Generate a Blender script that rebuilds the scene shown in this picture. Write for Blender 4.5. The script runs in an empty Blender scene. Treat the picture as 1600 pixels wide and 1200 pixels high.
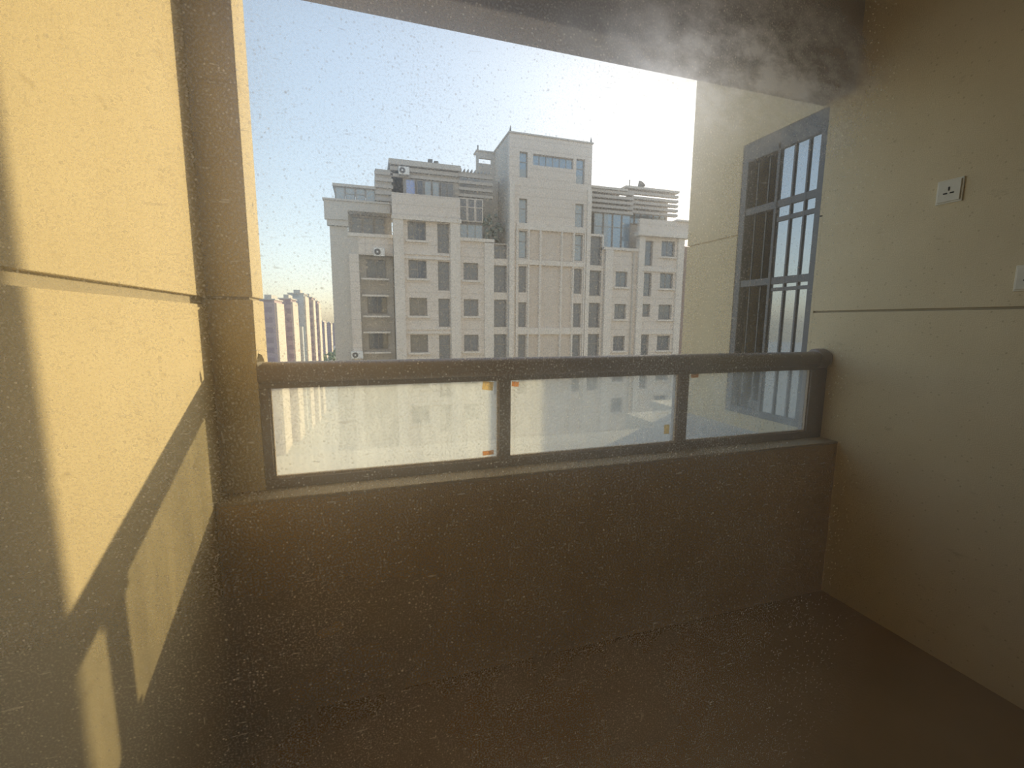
import bpy, bmesh, math, random
from mathutils import Vector, Matrix

random.seed(7)
S = bpy.context.scene
COL = S.collection
R = math.radians

# ------------------------------------------------------------------ camera
cam_data = bpy.data.cameras.new('camera')
cam_data.sensor_width = 36.0
cam_data.lens = 36.0 * 700.0 / 1600.0
cam_data.clip_start = 0.02
cam_data.clip_end = 6000
cam = bpy.data.objects.new('camera', cam_data)
COL.objects.link(cam)
cam.matrix_world = (Matrix.Translation((0, 0, 1.4)) @ Matrix.Rotation(R(-17.7), 4, 'Z')
                    @ Matrix.Rotation(R(90 - 7.9), 4, 'X') @ Matrix.Rotation(R(0.35), 4, 'Z'))
S.camera = cam

# ------------------------------------------------------------------ sky, sun, exposure
SUN = Vector((1.0, 0.715, 0.299)).normalized()          # towards the sun
world = bpy.data.worlds.new('sky'); S.world = world
world.use_nodes = True
nt = world.node_tree; nt.nodes.clear()
sky = nt.nodes.new('ShaderNodeTexSky'); sky.sky_type = 'NISHITA'
sky.sun_disc = False
sky.sun_elevation = R(18)
sky.sun_rotation = math.atan2(SUN.x, SUN.y)
sky.altitude = 50; sky.air_density = 1.0; sky.dust_density = 1.8; sky.ozone_density = 1.0
bg = nt.nodes.new('ShaderNodeBackground'); bg.inputs['Strength'].default_value = 0.48
wo = nt.nodes.new('ShaderNodeOutputWorld')
gm = nt.nodes.new('ShaderNodeGamma'); gm.inputs['Gamma'].default_value = 0.60
hs = nt.nodes.new('ShaderNodeHueSaturation'); hs.inputs['Saturation'].default_value = 1.05
nt.links.new(sky.outputs[0], gm.inputs[0]); nt.links.new(gm.outputs[0], hs.inputs['Color']); nt.links.new(hs.outputs[0], bg.inputs[0]); nt.links.new(bg.outputs[0], wo.inputs[0])

sl = bpy.data.lights.new('sun', 'SUN'); sl.energy = 4.2; sl.angle = R(0.6); sl.color = (1.0, 0.78, 0.42)
so = bpy.data.objects.new('sun', sl); COL.objects.link(so)
so.rotation_euler = SUN.to_track_quat('Z', 'Y').to_euler(); so.location = (30, 22, 20)

vs = S.view_settings
vs.view_transform = 'Standard'; vs.look = 'None'; vs.gamma = 1.0; vs.use_curve_mapping = False
vs.exposure = 0.0
S.cycles.max_bounces = 12; S.cycles.diffuse_bounces = 6; S.cycles.transparent_max_bounces = 16
S.cycles.transmission_bounces = 6; S.cycles.glossy_bounces = 4
S.cycles.caustics_reflective = False; S.cycles.caustics_refractive = False

# ------------------------------------------------------------------ materials
def new_mat(name):
    m = bpy.data.materials.new(name); m.use_nodes = True
    t = m.node_tree; t.nodes.clear()
    out = t.nodes.new('ShaderNodeOutputMaterial')
    return m, t, out

def node(t, kind, **kw):
    n = t.nodes.new(kind)
    for k, v in kw.items():
        if k.startswith('i_'):
            n.inputs[k[2:].replace('_', ' ')].default_value = v
        else:
            setattr(n, k, v)
    return n

def math_n(t, op, a, b=None, clamp=False):
    n = t.nodes.new('ShaderNodeMath'); n.operation = op; n.use_clamp = clamp
    for i, v in enumerate((a, b)):
        if v is None: continue
        if isinstance(v, (int, float)): n.inputs[i].default_value = v
        else: t.links.new(v, n.inputs[i])
    return n.outputs[0]

def map_range(t, v, a, b, c=0.0, d=1.0):
    n = t.nodes.new('ShaderNodeMapRange'); n.clamp = True
    t.links.new(v, n.inputs[0])
    for i, x in enumerate((a, b, c, d)): n.inputs[i + 1].default_value = x
    return n.outputs[0]

def coords(t, kind='Object', scale=(1, 1, 1), rot=(0, 0, 0), loc=(0, 0, 0)):
    tc = t.nodes.new('ShaderNodeTexCoord'); mp = t.nodes.new('ShaderNodeMapping')
    mp.inputs['Scale'].default_value = scale; mp.inputs['Rotation'].default_value = rot
    mp.inputs['Location'].default_value = loc
    t.links.new(tc.outputs[kind], mp.inputs[0]); return mp.outputs[0]

def noise(t, vec, scale, detail=2.0, rough=0.5):
    n = node(t, 'ShaderNodeTexNoise'); n.inputs['Scale'].default_value = scale
    n.inputs['Detail'].default_value = detail; n.inputs['Roughness'].default_value = rough
    t.links.new(vec, n.inputs['Vector']); return n.outputs['Fac']

def mix_col(t, fac, a, b):
    n = t.nodes.new('ShaderNodeMix'); n.data_type = 'RGBA'
    if isinstance(fac, (int, float)): n.inputs[0].default_value = fac
    else: t.links.new(fac, n.inputs[0])
    for i, c in ((6, a), (7, b)):
        if isinstance(c, tuple): n.inputs[i].default_value = (*c, 1)
        else: t.links.new(c, n.inputs[i])
    return n.outputs[2]

def mix_sh(t, fac, a, b):
    n = t.nodes.new('ShaderNodeMixShader')
    if isinstance(fac, (int, float)): n.inputs[0].default_value = fac
    else: t.links.new(fac, n.inputs[0])
    t.links.new(a, n.inputs[1]); t.links.new(b, n.inputs[2]); return n.outputs[0]

def painted(name, c, c2=None, scale=6.0, amount=0.5, rough=0.85, bump=0.0, bump_scale=200.0, metallic=0.0, spec=0.3, coord='Object'):
    m, t, out = new_mat(name)
    b = t.nodes.new('ShaderNodeBsdfPrincipled')
    v = coords(t, coord)
    n = noise(t, v, scale, 5, 0.6)
    c2 = c2 or tuple(x * 0.86 for x in c)
    t.links.new(mix_col(t, map_range(t, n, 0.5 - amount / 2, 0.5 + amount / 2), c, c2), b.inputs['Base Color'])
    b.inputs['Roughness'].default_value = rough; b.inputs['Metallic'].default_value = metallic
    b.inputs['Specular IOR Level'].default_value = spec
    if bump:
        bn = t.nodes.new('ShaderNodeBump'); bn.inputs['Strength'].default_value = bump; bn.inputs['Distance'].default_value = 0.004
        t.links.new(noise(t, v, bump_scale, 3, 0.6), bn.inputs['Height']); t.links.new(bn.outputs[0], b.inputs['Normal'])
    t.links.new(b.outputs[0], out.inputs[0]); return m

def banded(name, c, c2, pitch, c3=None):
    """far facades: floor bands and window columns too far away to build"""
    m, t, out = new_mat(name)
    b = t.nodes.new('ShaderNodeBsdfPrincipled'); b.inputs['Roughness'].default_value = 0.9
    br = t.nodes.new('ShaderNodeTexBrick'); br.offset = 0.0
    v = coords(t, 'Object', rot=(R(90), 0, 0))
    t.links.new(v, br.inputs['Vector'])
    br.inputs['Color1'].default_value = (*c2, 1); br.inputs['Color2'].default_value = (*(c3 or c2), 1); br.inputs['Mortar'].default_value = (*c, 1)
    br.inputs['Scale'].default_value = 1.0; br.inputs['Mortar Size'].default_value = 0.75; br.inputs['Mortar Smooth'].default_value = 0.2
    br.inputs['Brick Width'].default_value = pitch * 1.1; br.inputs['Row Height'].default_value = pitch
    t.links.new(br.outputs['Color'], b.inputs['Base Color']); t.links.new(b.outputs[0], out.inputs[0]); return m

def dusty_glass(name, kind):
    """window glass with a dust film: clear where the film is thin, scattering where it is thick"""
    m, t, out = new_mat(name)
    tr = node(t, 'ShaderNodeBsdfTransparent'); tr.inputs[0].default_value = (0.94, 0.95, 0.94, 1)
    tl = node(t, 'ShaderNodeBsdfTranslucent')
    if kind == 'near':
        v = coords(t)
        big = noise(t, v, 4.5, 4, 0.6)
        fine = noise(t, v, 640.0, 1.0, 0.5)
        mid = noise(t, v, 330.0, 1.5, 0.5)
        patch = noise(t, v, 14.0, 3, 0.6)
        streak = noise(t, coords(t, scale=(70, 1, 420), rot=(0, R(-28), 0)), 1.0, 1.5, 0.5)
        streak2 = noise(t, coords(t, scale=(520, 1, 80), rot=(0, R(35), 0), loc=(3, 0, 1)), 1.0, 1.5, 0.5)
        sep = t.nodes.new('ShaderNodeSeparateXYZ'); t.links.new(v, sep.inputs[0])
        # the film thins out towards the far end of the sash, where it was rubbed
        side = map_range(t, math_n(t, 'ADD', sep.outputs['X'], map_range(t, big, 0.3, 0.7, -0.06, 0.06)), 0.34, 0.56, 1.0, 0.22)
        film = map_range(t, big, 0.3, 0.75, 0.19, 0.31)
        sp = math_n(t, 'MULTIPLY', map_range(t, fine, 0.48, 0.70), map_range(t, patch, 0.3, 0.7, 0.10, 0.30))
        def dots(scale, r0, r1, keep, off):
            vo = t.nodes.new('ShaderNodeTexVoronoi'); vo.inputs['Scale'].default_value = scale
            mv = coords(t, scale=(1, 0, 1), loc=(off, 0, off)); t.links.new(mv, vo.inputs['Vector'])
            sc = t.nodes.new('ShaderNodeSeparateColor'); t.links.new(vo.outputs['Color'], sc.inputs[0])
            rad = math_n(t, 'ADD', math_n(t, 'MULTIPLY', sc.outputs[1], r1 - r0), r0)
            d = math_n(t, 'SUBTRACT', rad, vo.outputs['Distance'])
            on = math_n(t, 'LESS_THAN', sc.outputs[0], keep)
            return math_n(t, 'MULTIPLY', map_range(t, d, 0.0, 0.12), on)
        sp2 = math_n(t, 'ADD', math_n(t, 'MULTIPLY', dots(380, 0.10, 0.34, 0.6, 0.0), 0.36), math_n(t, 'MULTIPLY', dots(130, 0.07, 0.17, 0.14, 3.7), 0.55))
        st = map_range(t, streak, 0.72, 0.78, 0.0, 0.32)
        st2 = map_range(t, streak2, 0.73, 0.79, 0.0, 0.28)
        # thicker dust in the upper middle, shaped to give the bright veil of sun glare
        sm = coords(t, loc=(-0.335, 0, -1.625), rot=(0, 0, 0))
        grad = t.nodes.new('ShaderNodeVectorMath'); grad.operation = 'MULTIPLY'; grad.inputs[1].default_value = (1 / 0.20, 0, 1 / 0.085)
        t.links.new(sm, grad.inputs[0])
        ln = t.nodes.new('ShaderNodeVectorMath'); ln.operation = 'LENGTH'; t.links.new(grad.outputs[0], ln.inputs[0])
        blob = map_range(t, ln.outputs['Value'], 0.1, 1.0, 1.0, 0.0)
        veil_noise = noise(t, coords(t, scale=(26, 1, 40), rot=(0, R(25), 0)), 1.0, 4, 0.65)
        glare_smear = math_n(t, 'MULTIPLY', blob, map_range(t, veil_noise, 0.35, 0.66, 0.15, 0.85))
        f = math_n(t, 'ADD', math_n(t, 'MULTIPLY', film, side), glare_smear); f = math_n(t, 'MINIMUM', f, 0.8)
        g = math_n(t, 'ADD', math_n(t, 'ADD', sp, sp2), math_n(t, 'ADD', st, st2))
        g = math_n(t, 'MINIMUM', math_n(t, 'MULTIPLY', g, side), 0.7)
        tl.inputs[0].default_value = (0.80, 0.72, 0.58, 1)
        fw = node(t, 'ShaderNodeBsdfRefraction'); fw.inputs['IOR'].default_value = 1.12; fw.inputs['Roughness'].default_value = 1.0
        fw.inputs['Color'].default_value = (0.90, 0.92, 0.95, 1)
        # thin film scatters mostly forward; single grains are opaque and only glow with the light that reaches them
        dust = mix_sh(t, 0.7, tl.outputs[0], fw.outputs[0])
        gd = node(t, 'ShaderNodeBsdfTranslucent'); gd.inputs[0].default_value = (0.95, 0.87, 0.72, 1)
        body = mix_sh(t, f, tr.outputs[0], dust)
        t.links.new(mix_sh(t, g, body, mix_sh(t, 0.3, gd.outputs[0], fw.outputs[0])), out.inputs[0])
        return m
    else:
        base = {'milky': 0.43, 'hazy': 0.35, 'clearer': 0.22}[kind]
        big = noise(t, coords(t, scale=(9, 1, 1.6)), 1.0, 4, 0.6)
        fine = noise(t, coords(t, scale=(60, 1, 14)), 1.0, 3, 0.6)
        f = math_n(t, 'ADD', map_range(t, big, 0.3, 0.7, base - 0.14, base + 0.06), map_range(t, fine, 0.3, 0.7, -0.05, 0.05))
        f = math_n(t, 'MAXIMUM', f, 0.05)
        tl.inputs[0].default_value = (0.97, 0.99, 0.97, 1)
        df = node(t, 'ShaderNodeBsdfDiffuse'); df.inputs[0].default_value = (0.8, 0.8, 0.76, 1)
        dust = mix_sh(t, 0.18, tl.outputs[0], df.outputs[0])
    t.links.new(mix_sh(t, f, tr.outputs[0], dust), out.inputs[0])
    return m

def clear_glass(name):
    m, t, out = new_mat(name)
    tr = node(t, 'ShaderNodeBsdfTransparent'); tr.inputs[0].default_value = (0.97, 0.98, 0.97, 1)
    t.links.new(tr.outputs[0], out.inputs[0]); return m

def mirror_glass(name, tint, fac):
    m, t, out = new_mat(name)
    b = t.nodes.new('ShaderNodeBsdfPrincipled'); b.inputs['Base Color'].default_value = (*tint, 1)
    b.inputs['Roughness'].default_value = 0.35
    g = node(t, 'ShaderNodeBsdfGlossy'); g.inputs['Roughness'].default_value = 0.03; g.inputs['Color'].default_value = (0.85, 0.88, 0.92, 1)
    t.links.new(mix_sh(t, fac, b.outputs[0], g.outputs[0]), out.inputs[0]); return m

M = {}
M['exterior'] = painted('exterior_render', (0.55, 0.57, 0.60), (0.50, 0.52, 0.55), 1.0, 0.5, 0.95)
def wall_paint(name, c, c2):
    m = painted(name, c, c2, 5, 0.5, 0.9, 0.35, 260)
    t = m.node_tree; b = [n for n in t.nodes if n.type == 'BSDF_PRINCIPLED'][0]
    base = b.inputs['Base Color'].links[0].from_socket
    vo = t.nodes.new('ShaderNodeTexVoronoi'); vo.inputs['Scale'].default_value = 38.0
    t.links.new(coords(t), vo.inputs['Vector'])
    sc = t.nodes.new('ShaderNodeSeparateColor'); t.links.new(vo.outputs['Color'], sc.inputs[0])
    pit = math_n(t, 'MULTIPLY', map_range(t, vo.outputs['Distance'], 0.11, 0.16, 1.0, 0.0), math_n(t, 'LESS_THAN', sc.outputs[0], 0.16))
    stain = map_range(t, noise(t, coords(t, scale=(1, 9, 22)), 1.0, 3, 0.6), 0.66, 0.76, 0.0, 0.35)
    t.links.new(mix_col(t, math_n(t, 'MAXIMUM', math_n(t, 'MULTIPLY', pit, 0.45), stain), base, (0.36, 0.28, 0.17)), b.inputs['Base Color'])
    return m
M['wall'] = wall_paint('beige_stone_paint', (0.76, 0.65, 0.44), (0.70, 0.59, 0.39))
M['joint'] = painted('joint_filler', (0.46, 0.41, 0.31), None, 20)
M['parapet'] = painted('parapet_stucco', (0.72, 0.54, 0.32), (0.62, 0.46, 0.28), 3, 0.6, 0.92, 0.5, 180)
M['sill'] = painted('sill_render', (0.56, 0.47, 0.35), None, 12, 0.5, 0.9, 0.3, 150)
M['floor'] = painted('floor_screed', (0.42, 0.28, 0.14), (0.34, 0.225, 0.11), 2.5, 0.6, 0.85, 0.3, 90)
M['ceil'] = painted('ceiling_paint', (0.52, 0.46, 0.42), None, 4)
M['room'] = painted('room_plaster', (0.30, 0.27, 0.22), None, 4)
M['rail'] = painted('brown_aluminium', (0.32, 0.26, 0.23), (0.27, 0.22, 0.20), 30, 0.6, 0.45, 0, spec=0.5)
M['bead'] = painted('rail_bead', (0.64, 0.53, 0.42), None, 30, 0.5, 0.5)
M['ledge'] = painted('terrace_screed', (0.70, 0.69, 0.66), (0.60, 0.59, 0.57), 4, 0.6, 0.9, 0.2, 60)
def tape_mat(name, c):
    m, t, out = new_mat(name)
    d = node(t, 'ShaderNodeBsdfDiffuse'); d.inputs[0].default_value = (*c, 1)
    l = node(t, 'ShaderNodeBsdfTranslucent')
    n = noise(t, coords(t), 90.0, 3, 0.6)
    t.links.new(mix_col(t, n, c, tuple(x * 0.8 for x in c)), l.inputs[0])
    t.links.new(mix_sh(t, 0.9, d.outputs[0], l.outputs[0]), out.inputs[0]); return m
M['tape'] = tape_mat('packing_tape', (0.88, 0.56, 0.28))
M['tape_pale'] = tape_mat('packing_tape_pale', (1.0, 0.82, 0.50))
M['film'] = painted('white_film', (0.82, 0.80, 0.76), None, 20)
M['frame'] = painted('grey_window_frame', (0.20, 0.205, 0.22), None, 20, 0.5, 0.45)
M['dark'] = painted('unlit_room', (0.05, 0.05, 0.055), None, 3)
M['plastic'] = painted('ivory_plastic', (0.80, 0.76, 0.64), None, 20, 0.4, 0.4)
M['slot'] = painted('socket_slot', (0.03, 0.03, 0.03), None, 20)
M['near_glass'] = dusty_glass('dusty_window_glass', 'near')
M['clear'] = clear_glass('clear_glass')
for k in ('milky', 'hazy', 'clearer'): M[k] = dusty_glass('dusty_rail_glass_' + k, k)
M['sky_glass'] = mirror_glass('reflecting_glass', (0.32, 0.36, 0.40), 0.5)
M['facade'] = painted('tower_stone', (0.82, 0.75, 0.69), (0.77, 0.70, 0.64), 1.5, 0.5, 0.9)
def coursed(m, row, dark):
    t = m.node_tree; b = [n for n in t.nodes if n.type == 'BSDF_PRINCIPLED'][0]
    base = b.inputs['Base Color'].links[0].from_socket
    br = t.nodes.new('ShaderNodeTexBrick'); br.offset = 0.0
    t.links.new(coords(t, 'Object', rot=(R(90), 0, 0)), br.inputs['Vector'])
    br.inputs['Scale'].default_value = 1.0; br.inputs['Mortar Size'].default_value = 0.02; br.inputs['Row Height'].default_value = row; br.inputs['Brick Width'].default_value = 80
    t.links.new(mix_col(t, math_n(t, 'MULTIPLY', br.outputs['Fac'], 0.5), base, dark), b.inputs['Base Color'])
coursed(M['facade'], 0.75, (0.36, 0.31, 0.27))
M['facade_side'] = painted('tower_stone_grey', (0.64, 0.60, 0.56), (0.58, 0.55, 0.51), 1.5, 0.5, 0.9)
M['band'] = painted('tower_band_stone', (0.88, 0.82, 0.76), None, 1.5, 0.5, 0.9)
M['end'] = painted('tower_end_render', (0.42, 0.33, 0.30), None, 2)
M['panel'] = painted('tower_panel_stone', (0.76, 0.68, 0.61), None, 2, 0.5, 0.9)
M['far_glass'] = mirror_glass('far_window_glass', (0.12, 0.14, 0.175), 0.10)
M['blue_glass'] = mirror_glass('blue_window_glass', (0.20, 0.31, 0.42), 0.22)
M['bright_blue'] = mirror_glass('bright_blue_glass', (0.20, 0.33, 0.75), 0.2)
M['wframe'] = painted('far_window_frame', (0.40, 0.37, 0.35), None, 4)
M['louver'] = painted('louver_metal', (0.58, 0.54, 0.50), None, 4, 0.5, 0.6)
M['ac'] = painted('air_conditioner_white', (0.95, 0.95, 0.95), None, 4, 0.5, 0.5)
M['ac_dark'] = painted('fan_grille_grey', (0.16, 0.16, 0.17), None, 10)
M['roofmetal'] = painted('roof_metal', (0.22, 0.22, 0.22), None, 4)
M['shade_mauve'] = banded('far_facade_shade_mauve', (0.50, 0.40, 0.42), (0.36, 0.29, 0.33), 3.0)  # mauve carries the shade and haze of the far fronts in its colour
M['haze_grey'] = banded('far_facade_haze_grey', (0.58, 0.60, 0.60), (0.42, 0.45, 0.48), 3.0)  # distance haze is mixed into this pale grey
M['lit_peach'] = painted('far_facade_lit_peach', (0.78, 0.68, 0.58), None, 0.1)  # sunlight on the far tower sides is put into this colour
M['ground'] = painted('city_ground', (0.46, 0.46, 0.44), (0.38, 0.40, 0.38), 0.02, 0.6, 0.95)
M['road'] = painted('road_asphalt', (0.42, 0.43, 0.45), None, 0.05)
M['leaf'] = painted('tree_leaf', (0.17, 0.23, 0.16), (0.24, 0.30, 0.22), 0.6, 0.6, 0.95)
M['bark'] = painted('tree_bark', (0.18, 0.14, 0.10), None, 2)
M['plant'] = painted('roof_plant', (0.16, 0.20, 0.17), (0.26, 0.28, 0.26), 2.0, 0.6, 0.95)

# ------------------------------------------------------------------ mesh helpers
def bx(bm, x0, x1, y0, y1, z0, z1):
    v = [bm.verts.new((x, y, z)) for z in (z0, z1) for y in (y0, y1) for x in (x0, x1)]
    fs = []
    for f in ((0, 2, 3, 1), (4, 5, 7, 6), (0, 1, 5, 4), (1, 3, 7, 5), (3, 2, 6, 7), (2, 0, 4, 6)):
        fs.append(bm.faces.new([v[i] for i in f]))
    return fs

def cyl(bm, p, q, r, n=12, r2=None):
    p, q = Vector(p), Vector(q); d = q - p
    mat = Matrix.Translation((p + q) / 2) @ d.to_track_quat('Z', 'Y').to_matrix().to_4x4()
    bmesh.ops.create_cone(bm, cap_ends=True, segments=n, radius1=r, radius2=r if r2 is None else r2, depth=d.length, matrix=mat)

def obj(name, bm, mat, parent=None, bevel=0.0, smooth=False, mats=None):
    bmesh.ops.recalc_face_normals(bm, faces=bm.faces)
    me = bpy.data.meshes.new(name); bm.to_mesh(me); bm.free()
    for m_ in (mats or [mat]): me.materials.append(m_)
    if smooth:
        for p in me.polygons: p.use_smooth = True
    o = bpy.data.objects.new(name, me); COL.objects.link(o)
    if parent is not None:
        o.parent = parent
        o.matrix_parent_inverse = Matrix.Translation(-parent.location)
    if bevel:
        b = o.modifiers.new('bevel', 'BEVEL'); b.width = bevel; b.segments = 2; b.limit_method = 'ANGLE'
    return o

def boxes(name, lst, mat, parent=None, bevel=0.0):
    bm = bmesh.new()
    for b in lst: bx(bm, *b)
    return obj(name, bm, mat, parent, bevel)

def box(name, x0, x1, y0, y1, z0, z1, mat, parent=None, bevel=0.0):
    return boxes(name, [(x0, x1, y0, y1, z0, z1)], mat, parent, bevel)

def empty(name, loc=(0, 0, 0)):
    o = bpy.data.objects.new(name, None); o.location = loc; o.empty_display_size = 0.1; COL.objects.link(o); return o

def tag(o, label=None, cat=None, group=None, kind=None):
    if label: o['label'] = label
    if cat: o['category'] = cat
    if group: o['group'] = group
    if kind: o['kind'] = kind
    return o

def struct(o, label=None):
    o['kind'] = 'structure'
    if label: o['label'] = label
    return o

def holes_wall(bm, a0, a1, z0, z1, t0, t1, holes, axis='X'):
    """a wall slab with rectangular openings; a = along the wall, t = through it"""
    aa = sorted({a0, a1, *[min(max(h[i], a0), a1) for h in holes for i in (0, 1)]})
    zz = sorted({z0, z1, *[min(max(h[i], z0), z1) for h in holes for i in (2, 3)]})
    for i in range(len(aa) - 1):
        run = None
        for j in range(len(zz) - 1):
            ca, cz = (aa[i] + aa[i + 1]) / 2, (zz[j] + zz[j + 1]) / 2
            inside = any(h[0] < ca < h[1] and h[2] < cz < h[3] for h in holes)
            if not inside:
                run = (run[0], zz[j + 1]) if run else (zz[j], zz[j + 1])
            if (inside or j == len(zz) - 2) and run:
                if axis == 'X': bx(bm, aa[i], aa[i + 1], t0, t1, *run)
                else: bx(bm, t0, t1, aa[i], aa[i + 1], *run)
                run = None

# ------------------------------------------------------------------ the setting: balcony shell
XL, XR = -0.49, 2.24          # faces of the side walls
struct(box('floor', XL - 0.2, XR + 0.2, -3.2, 1.9, -0.2, 0.0, M['floor']), 'dark brown bare balcony floor')
struct(box('ceiling', -6, 9, -3.2, 1.69, 3.15, 3.4, M['ceil']), 'grey ceiling slab over the balcony')
struct(box('wall_back', XL - 0.2, XR + 0.2, -3.2, -3.0, 0, 3.15, M['room']), 'plain wall at the back of the dark room')
wl = struct(box('wall_left', XL - 0.2, XL - 0.015, -3.0, 1.69, 0, 3.15, M['joint']), 'sunlit beige wall on the left with a horizontal joint')
box('wall_panel', XL - 0.016, XL, -3.0, 1.69, 0, 1.448, M['wall'], wl, 0.002)
box('wall_panel', XL - 0.016, XL, -3.0, 1.69, 1.473, 3.15, M['wall'], wl, 0.002)
wr = struct(box('wall_right', XR + 0.012, XR + 0.2, -3.0, 1.80, 0, 3.15, M['joint']), 'shaded beige wall on the right carrying two sockets')
box('wall_panel', XR, XR + 0.013, -3.0, 1.80, 0, 1.456, M['wall'], wr, 0.002)
box('wall_panel', XR, XR + 0.013, -3.0, 1.80, 1.466, 3.15, M['wall'], wr, 0.002)
# pier at the left end of the opening
pr = struct(box('wall_pier', -2.2, -0.372, 1.702, 1.842, 0, 3.4, M['joint']), 'narrow wall pier at the left end of the railing')
for z0, z1 in ((-3.0, 1.468), (1.476, 3.4)):
    box('wall_panel', -2.2, -0.36, 1.69, 1.855, z0, z1, M['wall'], pr, 0.003)
struct(box('wall_front', XL, XR, 1.60, 1.80, 0, 0.80, M['parapet']), 'low brown parapet wall below the railing')
struct(box('trim_1', XL, XR, 1.597, 1.80, 0.80, 0.812, M['sill'], None, 0.003), 'pale sill strip along the top of the parapet')
struct(box('wall_beam', -2.2, XR + 0.4, 1.69, 1.855, 2.493, 3.4, M['ceil'], None, 0.004), 'dark beam across the top of the balcony opening')

# the rest of the own building's front, around and below the balcony
struct(boxes('wall_exterior', [(-40, -2.2, 1.0, 1.855, -40, 26), (-2.2, 9, 1.0, 1.855, 3.4, 26), (-2.2, 9, 1.0, 1.80, -40, -0.2),
                               (9, 42, 2.0, 2.83, -40, 26)], M['exterior']), 'pale front of the own building around the balcony')
# terrace ledge beyond the railing
bm = bmesh.new()
bx(bm, -2.2, 2.24, 1.80, 2.38, 0.56, 0.74); bx(bm, 1.78, 2.24, 2.38, 2.83, 0.56, 0.74)
struct(obj('floor_ledge', bm, M['ledge']), 'pale concrete ledge beyond the railing glass')

struct(box('trim_2', 2.34, 2.95, 2.83, 3.34, 0.66, 0.72, M['ledge'], None, 0.004), 'small sunlit concrete ledge beyond the outer wall corner')

# outer wall on the right with the tall window, and the rooms behind it
WY0, WY1, WZ0, WZ1 = 1.815, 2.36, 0.83, 2.48
ow = empty('wall_outer', (XR, 2.83, 0)); struct(ow, 'beige outer wall with a tall window beyond the railing')
bm = bmesh.new()
holes_wall(bm, 1.80, 2.83, -12, 1.945, XR, XR + 0.2, [(WY0, WY1, WZ0, WZ1)], 'Y')
obj('wall_panel', bm, M['wall'], ow)
bm = bmesh.new()
holes_wall(bm, 1.80, 2.83, 1.953, 6.0, XR, XR + 0.2, [(WY0, WY1, WZ0, WZ1)], 'Y')
obj('wall_panel', bm, M['wall'], ow)
boxes('wall_core', [(XR + 0.012, XR + 0.19, 2.37, 2.82, 1.94, 1.96), (XR + 0.2, 9, 2.63, 2.83, -12, 6),
                    (XR + 0.2, 9, 1.69, 2.63, 3.0, 6)], M['wall'], ow)
boxes('room_shell', [(4.4, 4.6, 1.4, 2.63, 0.2, 3.0), (XR + 0.2, 4.6, 1.2, 1.4, 0.2, 3.0), (XR + 0.2, 4.6, 1.4, 2.63, 0.0, 0.2)], M['dark'], ow)

# window in the outer wall: left sash open, right sash glazed
w2 = struct(empty('window_2', (XR + 0.06, (WY0 + WY1) / 2, WZ0)), 'tall grey barred window in the outer wall')
X0, X1 = XR + 0.002, XR + 0.06
box('frame', X0, X1, WY0, WY0 + 0.035, WZ0, WZ1, M['frame'], w2, 0.003)
box('frame', X0, X1, WY1 - 0.045, WY1, WZ0, WZ1, M['frame'], w2, 0.003)
box('frame', X0, X1, WY0 + 0.035, WY1 - 0.045, WZ0, WZ0 + 0.04, M['frame'], w2, 0.003)
box('frame', X0, X1, WY0 + 0.035, WY1 - 0.045, WZ1 - 0.11, WZ1, M['frame'], w2, 0.003)
box('mullion', X0, X1, 2.088, 2.106, WZ0 + 0.04, WZ1 - 0.07, M['frame'], w2, 0.002)
for z0, z1, ya, yb in ((2.055, 2.095, WY0 + 0.035, WY1 - 0.045), (1.975, 2.0, WY0 + 0.035, 2.085), (1.625, 1.665, WY0 + 0.035, WY1 - 0.045), (1.585, 1.605, WY0 + 0.035, 2.085)):
    box('crossbar', X0 + 0.005, X1 - 0.005, ya, yb, z0, z1, M['frame'], w2, 0.002)
for y, h in ((1.915, 0.006), (2.0, 0.006), (2.185, 0.004), (2.265, 0.004)):
    box('grille_bar', X0 + (0.004 if h > 0.005 else 0.03), X0 + (0.014 if h > 0.005 else 0.04), y - h, y + h, WZ0 + 0.04, WZ1 - 0.07, M['frame'], w2, 0.002)
box('pane', X0 + 0.014, X0 + 0.020, WY0 + 0.03, 2.09, WZ0 + 0.03, WZ1 - 0.06, M['sky_glass'], w2)
box('sash_rail', X1, X1 + 0.03, 2.11, WY1 - 0.04, WZ0 + 0.04, WZ0 + 0.09, M['frame'], w2, 0.002)

# the dusty sliding window the view looks through
w1 = struct(empty('window_1', (0.9, 0.36, 0)), 'dusty sliding window between the room and the balcony')
GY = 0.35
box('frame', XL, XR, GY - 0.05, GY + 0.05, 0.0, 0.05, M['frame'], w1, 0.003)
box('frame', XL, XR, GY - 0.05, GY + 0.05, 2.40, 3.15, M['frame'], w1, 0.003)
box('frame', XL, XL + 0.05, GY - 0.05, GY + 0.05, 0.05, 2.40, M['frame'], w1, 0.003)
box('frame', XR - 0.05, XR, GY - 0.05, GY + 0.05, 0.05, 2.40, M['frame'], w1, 0.003)
box('stile', 1.22, 1.29, GY - 0.04, GY + 0.04, 0.05, 2.40, M['frame'], w1, 0.003)
for a, b in ((XL + 0.05, 1.22), (1.29, XR - 0.05)):
    bm = bmesh.new(); fs = bx(bm, a, b, GY - 0.003, GY + 0.003, 0.05, 2.40)
    o = obj('dusty_pane', bm, None, w1, mats=[M['clear'], M['near_glass']])
    for p in o.data.polygons:
        if p.normal.y < -0.9: p.material_index = 1

# ------------------------------------------------------------------ glass railing
rail = empty('glass_railing', (0.9, 1.72, 0.81))
tag(rail, 'brown metal railing with three dusty glass panels on the parapet', 'railing')
RY = 1.715
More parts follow.
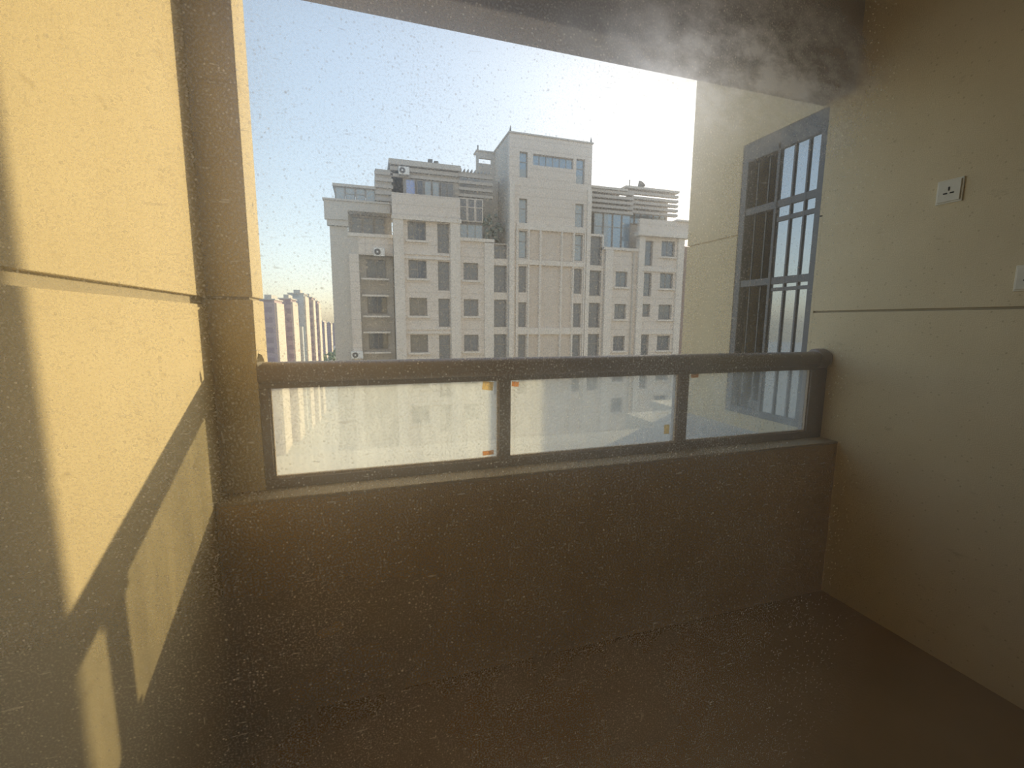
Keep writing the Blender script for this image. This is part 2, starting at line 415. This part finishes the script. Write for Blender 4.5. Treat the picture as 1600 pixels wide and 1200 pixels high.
# handrail: rounded oblong bar swept along X
bm = bmesh.new()
prof = []
for i in range(20):
    a = 2 * math.pi * i / 20
    cy = math.copysign(abs(math.cos(a)) ** 0.6, math.cos(a)) * 0.046; cz = math.copysign(abs(math.sin(a)) ** 0.6, math.sin(a)) * 0.036
    prof.append((RY + cy, 1.222 + cz))
r0 = [bm.verts.new((-0.36, y, z)) for y, z in prof]; r1 = [bm.verts.new((XR, y, z)) for y, z in prof]
for i in range(20): bm.faces.new((r0[i], r0[(i + 1) % 20], r1[(i + 1) % 20], r1[i]))
bm.faces.new(r0); bm.faces.new(r1[::-1])
hr = obj('handrail', bm, M['rail'], rail)
for p in hr.data.polygons: p.use_smooth = len(p.vertices) == 4
bm = bmesh.new(); cyl(bm, (2.165, RY, 1.222), (2.238, RY, 1.222), 0.052, 24)
obj('end_cap', bm, M['rail'], rail, 0.012)
box('top_rail', -0.36, XR, RY - 0.022, RY + 0.022, 1.168, 1.190, M['rail'], rail, 0.002)
box('bottom_rail', -0.36, XR, RY - 0.025, RY + 0.025, 0.812, 0.848, M['rail'], rail, 0.003)
for a, b in ((-0.36, -0.332), (0.487, 0.531), (1.340, 1.391), (2.135, XR)):
    box('post', a, b, RY - 0.025, RY + 0.025, 0.848, 1.168, M['rail'], rail, 0.002)
spans = ((-0.332, 0.487, 'milky'), (0.531, 1.340, 'hazy'), (1.391, 2.135, 'clearer'))
panes = []
for a, b, k in spans:
    p = box('glass_pane', a, b, RY - 0.004, RY + 0.004, 0.848, 1.168, M[k], rail); panes.append(p)
    boxes('bead', [(a, a + 0.006, RY - 0.016, RY - 0.004, 0.848, 1.168), (b - 0.006, b, RY - 0.016, RY - 0.004, 0.848, 1.168),
                   (a + 0.006, b - 0.006, RY - 0.016, RY - 0.004, 0.848, 0.856)], M['bead'], rail)
panes[0]['label'] = 'milky dust-covered glass panel in full sun'
panes[1]['label'] = 'dusty glass panel half in the wall shadow'
panes[2]['label'] = 'clearer glass panel in shade'
def tape(pane, x, z, w, h, ang, mat, label):
    bm = bmesh.new(); bx(bm, -w / 2, w / 2, -0.0008, 0, -h / 2, h / 2)
    bmesh.ops.rotate(bm, verts=bm.verts, cent=(0, 0, 0), matrix=Matrix.Rotation(R(ang), 3, 'Y'))
    bmesh.ops.translate(bm, verts=bm.verts, vec=(x, RY - 0.0041, z))
    o = obj('tape_strip', bm, mat, rail); o.parent = pane; o.matrix_parent_inverse = Matrix.Translation(-rail.location) @ Matrix.Identity(4)
    o.matrix_parent_inverse = (Matrix.Translation(rail.location) @ pane.matrix_parent_inverse).inverted()
    o['label'] = label
tape(panes[0], 0.445, 1.147, 0.044, 0.034, 8, M['tape_pale'], 'pale tape scrap in upper corner')
tape(panes[0], 0.446, 0.872, 0.046, 0.018, -2, M['tape'], 'orange tape scrap near lower corner')
tape(panes[1], 0.560, 1.150, 0.030, 0.020, 6, M['tape'], 'orange tape scrap in upper corner')
tape(panes[1], 1.298, 0.912, 0.028, 0.044, 0, M['tape_pale'], 'upright tan tape scrap near lower corner')
tape(panes[2], 1.436, 1.157, 0.042, 0.018, 0, M['tape'], 'tan tape scrap in upper corner')
bm = bmesh.new()
vv = [bm.verts.new(c) for c in ((-0.358, 1.676, 1.262), (-0.335, 1.676, 1.264), (-0.34, 1.672, 1.285), (-0.352, 1.67, 1.292), (-0.358, 1.672, 1.243))]
bm.faces.new((vv[4], vv[1], vv[2], vv[3], vv[0]))
bmesh.ops.solidify(bm, geom=bm.faces[:], thickness=0.001)
fl = obj('film_scrap', bm, M['film'], rail); fl['label'] = 'torn white protective film'

# ------------------------------------------------------------------ sockets on the right wall
def socket(y, z, label):
    e = empty('wall_socket', (XR, y, z))
    box('back_plate', XR - 0.006, XR, y - 0.044, y + 0.044, z - 0.046, z + 0.046, M['plastic'], e, 0.002)
    box('face_plate', XR - 0.011, XR - 0.006, y - 0.038, y + 0.038, z - 0.040, z + 0.040, M['plastic'], e, 0.002)
    for dy, dz, w, h in ((0, 0.009, 0.0025, 0.0075), (0.011, -0.008, 0.0065, 0.0025), (-0.011, -0.008, 0.0065, 0.0025)):
        box('slot', XR - 0.0125, XR - 0.0105, y + dy - w, y + dy + w, z + dz - h, z + dz + h, M['slot'], e)
    tag(e, label, 'socket', 'ivory wall sockets')
socket(1.262, 1.928, 'ivory three-pin socket high on the right wall, nearer the barred window')
socket(0.985, 1.566, 'ivory socket plate cut off by the right edge of the photo')

# ------------------------------------------------------------------ the apartment tower opposite
B = empty('apartment_building', (12, 42, -40))
tag(B, 'pale stone apartment tower with stepped roofline opposite the balcony', 'building')
Y0 = 37.8
LOW = -9.0

def window(x0, x1, z0, z1, y, bars=1, cross=False, glass='far_glass', sill=True, frame='wframe'):
    f = 0.07
    lst = [(x0, x0 + f, y, y + 0.08, z0, z1), (x1 - f, x1, y, y + 0.08, z0, z1),
           (x0 + f, x1 - f, y, y + 0.08, z0, z0 + f), (x0 + f, x1 - f, y, y + 0.08, z1 - f, z1)]
    for i in range(bars):
        c = x0 + (x1 - x0) * (i + 1) / (bars + 1); lst.append((c - 0.03, c + 0.03, y, y + 0.07, z0 + f, z1 - f))
    if cross:
        c = z0 + (z1 - z0) * 0.62; lst.append((x0 + f, x1 - f, y, y + 0.07, c - 0.03, c + 0.03))
    w = boxes('window', lst, M[frame], B)
    p = box('pane', x0 + 0.02, x1 - 0.02, y + 0.03, y + 0.05, z0 + 0.02, z1 - 0.02, M[glass], B)
    p.parent = w; p.matrix_parent_inverse = (Matrix.Translation(B.location) @ w.matrix_parent_inverse).inverted()
    return w

def facade(name, x0, x1, z0, z1, y, thick, holes, mat):
    bm = bmesh.new(); holes_wall(bm, x0, x1, z0, z1, y, y + thick, holes); return obj(name, bm, M[mat], B)

def sill(x0, x1, z, y): box('window_sill', x0 - 0.18, x1 + 0.18, y - 0.16, y + 0.05, z - 0.16, z, M['band'], B)

floors = lambda top, h, n: [(top - 3.0 * i - h, top - 3.0 * i) for i in range(n)]

# building mass down to the street
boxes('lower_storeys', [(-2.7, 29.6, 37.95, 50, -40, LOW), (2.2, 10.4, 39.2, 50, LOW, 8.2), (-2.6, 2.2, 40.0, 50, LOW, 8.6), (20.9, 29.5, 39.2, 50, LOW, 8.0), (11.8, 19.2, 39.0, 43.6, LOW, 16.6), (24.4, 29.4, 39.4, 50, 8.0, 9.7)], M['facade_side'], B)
# bay with windows A and B between two pilasters
WA = [(3.26, 4.70, a, b) for a, b in floors(9.30, 1.46, 6)]; WB = [(5.62, 6.58, a, b) for a, b in floors(9.27, 2.33, 6)]
facade('bay_wall', 2.9, 6.65, LOW, 9.35, Y0, 0.35, WA + WB, 'facade')
for i, (x0, x1, z0, z1) in enumerate(WA):
    window(x0, x1, z0, z1, Y0 + 0.2, 1 if i else 2); sill(x0, x1, z0, Y0)
for x0, x1, z0, z1 in WB: window(x0, x1, z0, z1, Y0 + 0.2, 0, True)
for x0, x1 in ((2.14, 2.92), (6.63, 7.45)): box('pilaster', x0, x1, Y0 - 0.28, Y0 + 0.4, LOW, 9.35, M['band'], B)
for z in (6.38, 0.38, -5.62):
    box('spandrel_band', 2.92, 6.63, Y0 - 0.14, Y0, z, z + 0.18, M['band'], B)
    box('spandrel_band', 2.92, 6.63, Y0 - 0.10, Y0, z + 0.34, z + 0.46, M['band'], B)
# bay C
WC = [(7.77, 9.04, a, b) for a, b in floors(6.28, 1.42, 5)]
facade('bay_wall', 7.45, 9.58, LOW, 8.05, Y0 + 0.1, 0.35, WC, 'facade')
for i, w in enumerate(WC): window(*w, Y0 + 0.3, 1); sill(w[0], w[1], w[2], Y0 + 0.1)
box('pilaster', 9.55, 10.36, Y0 - 0.12, Y0 + 0.4, LOW, 7.95, M['band'], B)
box('balcony_slab', 7.45, 10.4, Y0 - 0.1, Y0 + 1.2, 8.02, 8.28, M['band'], B)
# recess between wing and tower
R1 = [(10.42, 11.60, 6.75, 7.95), (10.42, 11.60, 3.92, 6.2), (10.42, 11.60, 0.94, 3.3), (10.42, 11.60, -2.06, 0.33), (10.42, 11.60, -5.06, -2.67)]
facade('recess_wall', 10.30, 11.70, LOW, 8.0, Y0 + 0.15, 0.3, R1, 'band')
for w in R1: window(*w, Y0 + 0.40, 0, True)
# tower
TL = [(12.56, 13.28, a, b) for a, b in ((13.46, 15.5), (9.70, 11.76), (6.85, 9.13), (3.95, 6.18), (0.94, 3.1), (-2.05, 0.27), (-5.05, -2.73))]
TR = [(17.78, 18.60, a, b) for a, b in ((13.43, 15.5), (9.70, 11.76), (6.85, 9.13), (3.95, 6.18), (0.94, 3.1), (-2.05, 0.27), (-5.05, -2.73))]
TT = [(13.76, 17.5, 14.56, 15.45)]
TP = [(a, b, c, d) for c, d in ((6.75, 9.22), (0.9, 6.3), (-5.1, 0.27)) for a, b in ((13.55, 14.40), (14.70, 16.42), (16.66, 17.55))]
facade('tower_wall', 11.66, 19.28, LOW, 16.84, Y0 - 0.15, 0.4, TL + TR + TT + TP, 'facade')
for w in TL + TR: window(*w, Y0 + 0.05, 0, True, 'far_glass' if w[3] < 9 else 'blue_glass')
window(*TT[0], Y0 + 0.05, 5, False, 'blue_glass')
for a, b, c, d in TP: box('wall_panel', a, b, Y0 - 0.03, Y0 + 0.2, c, d, M['panel'], B)
for z0, z1 in ((9.25, 9.75), (6.32, 6.72), (0.32, 0.86)): box('tower_band', 12.3, 18.85, Y0 - 0.26, Y0 - 0.15, z0, z1, M['band'], B)
for x in (12.28, 13.36, 14.42, 16.46, 17.60, 18.72):
    box('tower_rib', x, x + 0.13, Y0 - 0.32, Y0 - 0.15, LOW, 9.25, M['band'], B)
for x0, x1 in ((11.66, 12.1), (18.9, 19.28)): box('pilaster', x0, x1, Y0 - 0.35, Y0 - 0.15, LOW, 13.0, M['band'], B)
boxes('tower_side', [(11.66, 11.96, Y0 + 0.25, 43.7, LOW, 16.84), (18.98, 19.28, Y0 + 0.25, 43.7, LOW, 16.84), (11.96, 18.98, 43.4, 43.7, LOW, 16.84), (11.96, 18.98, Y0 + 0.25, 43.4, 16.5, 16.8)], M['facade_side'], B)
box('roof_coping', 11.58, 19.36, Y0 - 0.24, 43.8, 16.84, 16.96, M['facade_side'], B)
for x, y in ((11.75, Y0 - 0.1), (19.15, Y0 - 0.1)):
    bm = bmesh.new(); cyl(bm, (x, y, 16.96), (x, y, 17.26), 0.09, 8, 0.05); cyl(bm, (x, y, 17.26), (x, y, 17.4), 0.03, 6); obj('finial', bm, M['roofmetal'], B)
# annex with an opening to the left of the tower top
bm = bmesh.new(); holes_wall(bm, 9.95, 11.66, 11.5, 16.75, 42.2, 42.5, [(10.15, 11.4, 15.75, 16.2)]); obj('annex_wall', bm, M['facade_side'], B)
box('annex_roof', 9.9, 11.66, 42.1, 43.3, 16.75, 16.85, M['facade_side'], B)
bm = bmesh.new(); cyl(bm, (10.1, 42.3, 16.85), (10.1, 42.3, 17.3), 0.06, 8); obj('finial', bm, M['roofmetal'], B)
# recess right of the tower
R2 = [(19.42, 20.80, 6.6, 9.2), (19.42, 20.80, 3.84, 6.14), (19.42, 20.80, 0.91, 3.2), (19.42, 20.80, -2.06, 0.31), (19.42, 20.80, -5.06, -2.69)]
facade('recess_wall', 19.28, 20.97, LOW, 9.4, Y0 + 0.3, 0.3, R2, 'band')
for w in R2: window(*w, Y0 + 0.55, 0, True)
# right wing, bay E
WE = [(22.2, 23.45, a, b) for a, b in floors(6.13, 1.42, 5)]
facade('bay_wall', 20.97, 24.4, LOW, 8.05, Y0 + 0.1, 0.35, WE, 'facade')
for w in WE: window(*w, Y0 + 0.3, 1); sill(w[0], w[1], w[2], Y0 + 0.1)
box('pilaster', 20.97, 21.75, Y0 - 0.15, Y0 + 0.1, LOW, 8.0, M['band'], B)
box('balcony_slab', 20.8, 24.4, Y0 - 0.1, Y0 + 1.4, 8.02, 8.25, M['band'], B)
bm = bmesh.new(); cyl(bm, (24.0, Y0, LOW), (24.0, Y0, 7.9), 0.09, 8); obj('drain_pipe', bm, M['facade_side'], B)
# right wing, bay F
WF = [(25.2, 26.05, a, b) for a, b in ((6.77, 9.06), (3.91, 6.12), (1.96, 3.18), (-2.07, 0.24), (-5.07, -2.76))]
WG = [(27.0, 28.5, a, b) for a, b in floors(9.15, 1.45, 6)]
facade('bay_wall', 24.4, 29.58, LOW, 9.45, Y0, 0.35, WF + WG, 'facade')
for w in WF: window(*w, Y0 + 0.2, 0, True)
for w in WG: window(*w, Y0 + 0.2, 1); sill(w[0], w[1], w[2], Y0)
for x0, x1 in ((24.4, 25.0), (28.7, 29.4)): box('pilaster', x0, x1, Y0 - 0.25, Y0, LOW, 9.4, M['band'], B)
for z in (6.25, 0.3, -5.7): box('spandrel_band', 25.0, 28.7, Y0 - 0.12, Y0, z, z + 0.35, M['band'], B)
box('parapet', 24.3, 29.7, Y0 - 0.3, Y0 + 0.1, 9.75, 10.95, M['facade'], B)
box('cornice', 24.1, 29.9, Y0 - 0.5, Y0 + 0.3, 9.42, 9.75, M['band'], B)
box('cornice', 28.2, 30.1, Y0 - 0.5, Y0 + 1.8, 10.95, 11.1, M['band'], B)
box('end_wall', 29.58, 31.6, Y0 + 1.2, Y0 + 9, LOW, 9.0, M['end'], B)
# right wing roof terrace: louvers and glass room
box('glass_room_wall', 19.4, 29.2, Y0 + 2.4, Y0 + 2.7, 8.2, 13.4, M['facade_side'], B)
for i in range(4): window(20.3 + i * 0.98, 21.24 + i * 0.98, 8.3, 11.5, Y0 + 1.1, 0, True, 'blue_glass')
for i in range(6): window(24.6 + i * 0.72, 25.28 + i * 0.72, 11.0, 12.3, Y0 + 2.25, 0, False, 'blue_glass')
for i in range(5):
    z = 11.75 + i * 0.44
    box('louver', 19.5, 24.3, Y0 + 0.9, Y0 + 1.3, z - 0.25, z + 0.0, M['louver'], B)
    box('louver', 23.9, 29.6, Y0 + 1.3, Y0 + 1.7, z + 0.05, z + 0.28, M['louver'], B)
box('roof_slab', 19.4, 23.6, Y0 + 0.8, Y0 + 3, 13.55, 13.75, M['facade_side'], B)
box('roof_slab', 23.6, 29.6, Y0 + 1.2, Y0 + 3, 14.0, 14.2, M['facade_side'], B)
bm = bmesh.new(); cyl(bm, (24.2, Y0 + 1.6, 14.15), (24.2, Y0 + 1.6, 14.85), 0.05, 8); obj('antenna_pole', bm, M['roofmetal'], B)
bm = bmesh.new(); cyl(bm, (25.2, Y0 + 1.6, 14.2), (25.5, Y0 + 1.5, 14.6), 0.12, 12, 0.4); obj('satellite_dish', bm, M['roofmetal'], B)
# left wing: roof parapet, sun room
facade('bay_wall', -2.58, -1.25, LOW, 8.7, Y0 + 0.9, 0.3, [], 'facade_side')
facade('bay_wall', -0.52, 2.14, 6.65, 8.02, Y0 + 0.9, 0.3, [], 'facade')
facade('bay_wall', -1.25, -0.52, 6.65, 8.02, Y0 + 0.9, 0.3, [], 'facade_side')
box('pilaster', -1.25, -0.52, Y0 + 0.7, Y0 + 1.3, LOW, 6.65, M['facade'], B)
facade('recess_wall', -0.52, 2.14, LOW, 6.65, Y0 + 2.0, 0.3, [(0.0, 1.6, z, z + 1.5) for z in (4.95, 2.0, -1.0, -4.0, -7.0)], 'facade_side')
for z in (4.95, 2.0, -1.0, -4.0, -7.0): window(0.0, 1.6, z, z + 1.5, Y0 + 2.1, 1)
for z in (4.70, 3.38, 1.70, 0.40, -1.28, -2.6, -4.28): box('balcony_slab', -0.40, 1.75, Y0 + 0.95, Y0 + 1.9, z, z + 0.14, M['band'], B)
facade('recess_wall', -1.25, 2.14, 8.28, 9.85, Y0 + 2.0, 0.3, [], 'facade_side')
for x in (-1.0, -0.1, 0.8): window(x, x + 0.8, 8.35, 9.75, Y0 + 1.85, 0, True)
box('balcony_slab', -1.3, 2.2, Y0 + 0.8, Y0 + 2.0, 8.02, 8.28, M['band'], B)
box('parapet', -2.9, -1.2, Y0 + 0.6, Y0 + 1.0, 9.15, 10.55, M['facade_side'], B)
box('parapet', -1.2, 2.0, Y0 + 0.6, Y0 + 1.0, 9.88, 10.55, M['facade_side'], B)
box('parapet_cap', -2.98, 2.05, Y0 + 0.5, Y0 + 1.1, 10.55, 10.68, M['facade_side'], B)
box('cornice', -2.75, -1.2, Y0 + 0.7, Y0 + 1.2, 8.72, 9.15, M['facade_side'], B)
box('roof_slab', -2.6, 2.1, Y0 + 1.0, Y0 + 5, 9.9, 10.1, M['facade_side'], B)
for i in range(4): window(-2.1 + i * 0.76, -1.36 + i * 0.76, 10.45, 11.75, Y0 + 1.2, 0, i in (1, 2), 'blue_glass')
for i in range(3): 
    bm = bmesh.new(); bx(bm, -2.12, -2.06, Y0 + 1.3 + i * 0.9, Y0 + 2.15 + i * 0.9, 10.45, 11.75); obj('sunroom_side', bm, M['blue_glass'], B)
box('sunroom_roof', -2.25, 0.95, Y0 + 1.05, Y0 + 4.0, 11.75, 11.95, M['facade_side'], B)
# penthouse above bay A
box('parapet', 2.1, 7.5, Y0 - 0.1, Y0 + 0.3, 9.65, 11.35, M['facade'], B)
box('cornice', 2.05, 7.55, Y0 - 0.35, Y0 + 0.4, 9.33, 9.65, M['band'], B)
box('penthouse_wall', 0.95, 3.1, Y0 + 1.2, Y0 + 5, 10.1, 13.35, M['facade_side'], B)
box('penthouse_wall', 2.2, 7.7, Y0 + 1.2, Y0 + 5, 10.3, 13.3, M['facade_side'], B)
for i in range(5): box('louver', 0.9, 2.3, Y0 + 1.0, Y0 + 1.2, 10.9 + i * 0.5, 11.15 + i * 0.5, M['louver'], B)
box('penthouse_roof', 2.0, 7.75, Y0 + 0.7, Y0 + 5.2, 13.7, 14.1, M['facade_side'], B)
box('penthouse_fascia', 2.1, 7.7, Y0 + 0.9, Y0 + 1.2, 13.3, 13.6, M['louver'], B)
box('penthouse_fascia', 2.1, 7.7, Y0 + 1.0, Y0 + 1.3, 12.85, 13.08, M['louver'], B)
for i, (a, b, g) in enumerate(((3.25, 4.05, 'bright_blue'), (4.15, 4.7, 'far_glass'), (4.75, 5.35, 'blue_glass'), (5.4, 6.0, 'blue_glass'), (6.1, 6.6, 'far_glass'), (6.65, 7.2, 'far_glass'))):
    window(a, b, 11.35, 12.75, Y0 + 0.95, 0, False, g)
for x in (5.15, 5.62):
    box('chimney', x, x + 0.34, Y0 + 1.1, Y0 + 1.5, 14.1, 14.5 if x < 5.5 else 14.4, M['roofmetal'], B)
# pergola and louvers between penthouse and tower
for i in range(4): box('louver', 7.6, 10.5, Y0 + 0.8, Y0 + 1.05, 11.75 + i * 0.52, 11.98 + i * 0.52, M['louver'], B)
box('pergola_wall', 7.6, 11.6, Y0 + 3.0, Y0 + 3.3, 8.2, 13.9, M['facade_side'], B)
for i in range(9): box('pergola_rafter', 7.75 + i * 0.31, 7.83 + i * 0.31, Y0 + 0.8, Y0 + 2.6, 13.75, 13.95, M['louver'], B)
box('pergola_beam', 7.6, 10.6, Y0 + 1.0, Y0 + 1.2, 13.55, 13.75, M['louver'], B)
for i in range(3): window(7.55 + i * 0.68, 8.2 + i * 0.68, 9.7, 11.55, Y0 + 0.5, 0, True, 'far_glass', frame='facade')
window(7.6, 9.6, 8.35, 9.55, Y0 + 0.7, 2, False, 'blue_glass')
def bush(x, y, z, r, n):
    bm = bmesh.new()
    for _ in range(n):
        m_ = Matrix.Translation((x + random.uniform(-r, r), y + random.uniform(-r, r) * 0.6, z + random.uniform(0, 1.6 * r)))
        bmesh.ops.create_icosphere(bm, subdivisions=1, radius=r * random.uniform(0.3, 0.5), matrix=m_)
    for v in bm.verts: v.co += Vector([random.uniform(-1, 1) * r * 0.12 for _ in range(3)])
    return bm
for x, z, r in ((10.2, 9.6, 0.55), (10.5, 8.4, 0.6), (9.9, 8.4, 0.4), (11.0, 9.2, 0.5)):
    obj('terrace_shrub', bush(x, Y0 + 0.9, z, r, 12), M['plant'], B)

# air conditioners on the facade
def air_con(x, z, y, w, h, label):
    e = empty('air_conditioner', (x, y, z))
    box('casing', x - w / 2, x + w / 2, y - 0.32, y, z, z + h, M['ac'], e, 0.03)
    bm = bmesh.new(); cyl(bm, (x - w * 0.16, y - 0.345, z + h / 2), (x - w * 0.16, y - 0.32, z + h / 2), h * 0.38, 20); g = obj('fan_grille', bm, M['ac_dark'], e)
    bm = bmesh.new(); cyl(bm, (x - w * 0.16, y - 0.36, z + h / 2), (x - w * 0.16, y - 0.345, z + h / 2), h * 0.12, 12); h_ = obj('fan_hub', bm, M['ac'], e)
    boxes('bracket', [(x - w * 0.4, x - w * 0.34, y - 0.3, y + 0.02, z - 0.06, z), (x + w * 0.34, x + w * 0.4, y - 0.3, y + 0.02, z - 0.06, z)], M['ac_dark'], e)
    tag(e, label, 'air conditioner', 'outdoor air conditioner units')
air_con(1.05, 6.55, Y0 + 0.9, 0.86, 0.64, 'white air conditioner unit below the upper left balcony of the tower')
air_con(-0.93, -1.62, Y0 + 0.68, 0.9, 0.58, 'white air conditioner unit just above the handrail at the building edge')
air_con(3.15, 12.95, Y0 + 0.9, 0.84, 0.6, 'grey white air conditioner unit under the penthouse roof edge')

# ------------------------------------------------------------------ city beyond
struct(box('ground', -900, 900, 30, 3000, -41, -40, M['ground']), 'hazy ground of the city far below')
rd = box('road', -62, -40, 60, 1500, -40, -39.95, M['road']); tag(rd, 'straight grey avenue running past the far towers', 'road', kind='structure')
def tower(x0, x1, y0, y1, top, mat, label, side='lit_peach', steps=()):
    e = empty('distant_tower', ((x0 + x1) / 2, (y0 + y1) / 2, -40))
    box('body', x0, x1, y0, y1, -40, top, M[mat], e)
    box('lit_side', x1, x1 + 0.5, y0 + 0.6, y1, -40, top - 0.8, M[side], e)  # thin slab over the sun-facing side, coloured as sunlit
    box('roof_block', x0 + (x1 - x0) * 0.3, x0 + (x1 - x0) * 0.75, y0 + 2, y1 - 2, top, top + 1.6, M['facade_side'], e)
    box('roof_edge', x0 - 0.3, x1 + 0.3, y0 - 0.3, y1 + 0.3, top, top + 0.35, M['facade_side'], e)
    for a, b, t in steps: box('wing', a, b, y0 - 3, y0, -40, t, M[mat], e)
    tag(e, label, 'building', 'far apartment towers'); return e
tower(-30.5, -26.3, 150, 163, 7.4, 'shade_mauve', 'mauve far tower beside the sunlit pier edge')
tower(-27.6, -24.2, 166, 178, 8.4, 'shade_mauve', 'second mauve far tower, just right of the leftmost one')
tower(-27.2, -22.2, 182, 193, 11.0, 'haze_grey', 'tall grey far tower with the highest roof of the row', steps=((-25.6, -22.8, -0.8),))
tower(-25.0, -21.0, 196, 204, 10.4, 'shade_mauve', 'narrow far tower right of the tall grey one')
tower(-24.4, -20.6, 212, 222, 9.6, 'shade_mauve', 'rightmost tower of the near cluster left of the big building')
tower(-46.0, -40.0, 400, 424, 2.6, 'haze_grey', 'small pale grey tower further down the avenue')
tower(-49.0, -45.0, 520, 545, 0.0, 'shade_mauve', 'small pinkish tower in the haze past the pale grey one')
tower(-52.0, -47.5, 640, 665, -1.5, 'shade_mauve', 'tiny mauve tower farther along the hazy avenue')
tower(-56.0, -52.0, 800, 830, -3.0, 'shade_mauve', 'tiniest pinkish tower at the end of the avenue')
def tree(x, y, r, label):
    e = empty('street_tree', (x, y, -40))
    bm = bmesh.new(); cyl(bm, (x, y, -40), (x, y, -36), 0.25, 6, 0.15); obj('trunk', bm, M['bark'], e)
    obj('crown', bush(x, y, -37, r, 10), M['leaf'], e)
    tag(e, label, 'tree', 'trees along the avenue')
for i in range(12):
    tree(-36 + random.uniform(-2, 2), 330 + i * 34, random.uniform(3.4, 4.6), 'small hazy tree in the row along the far avenue')
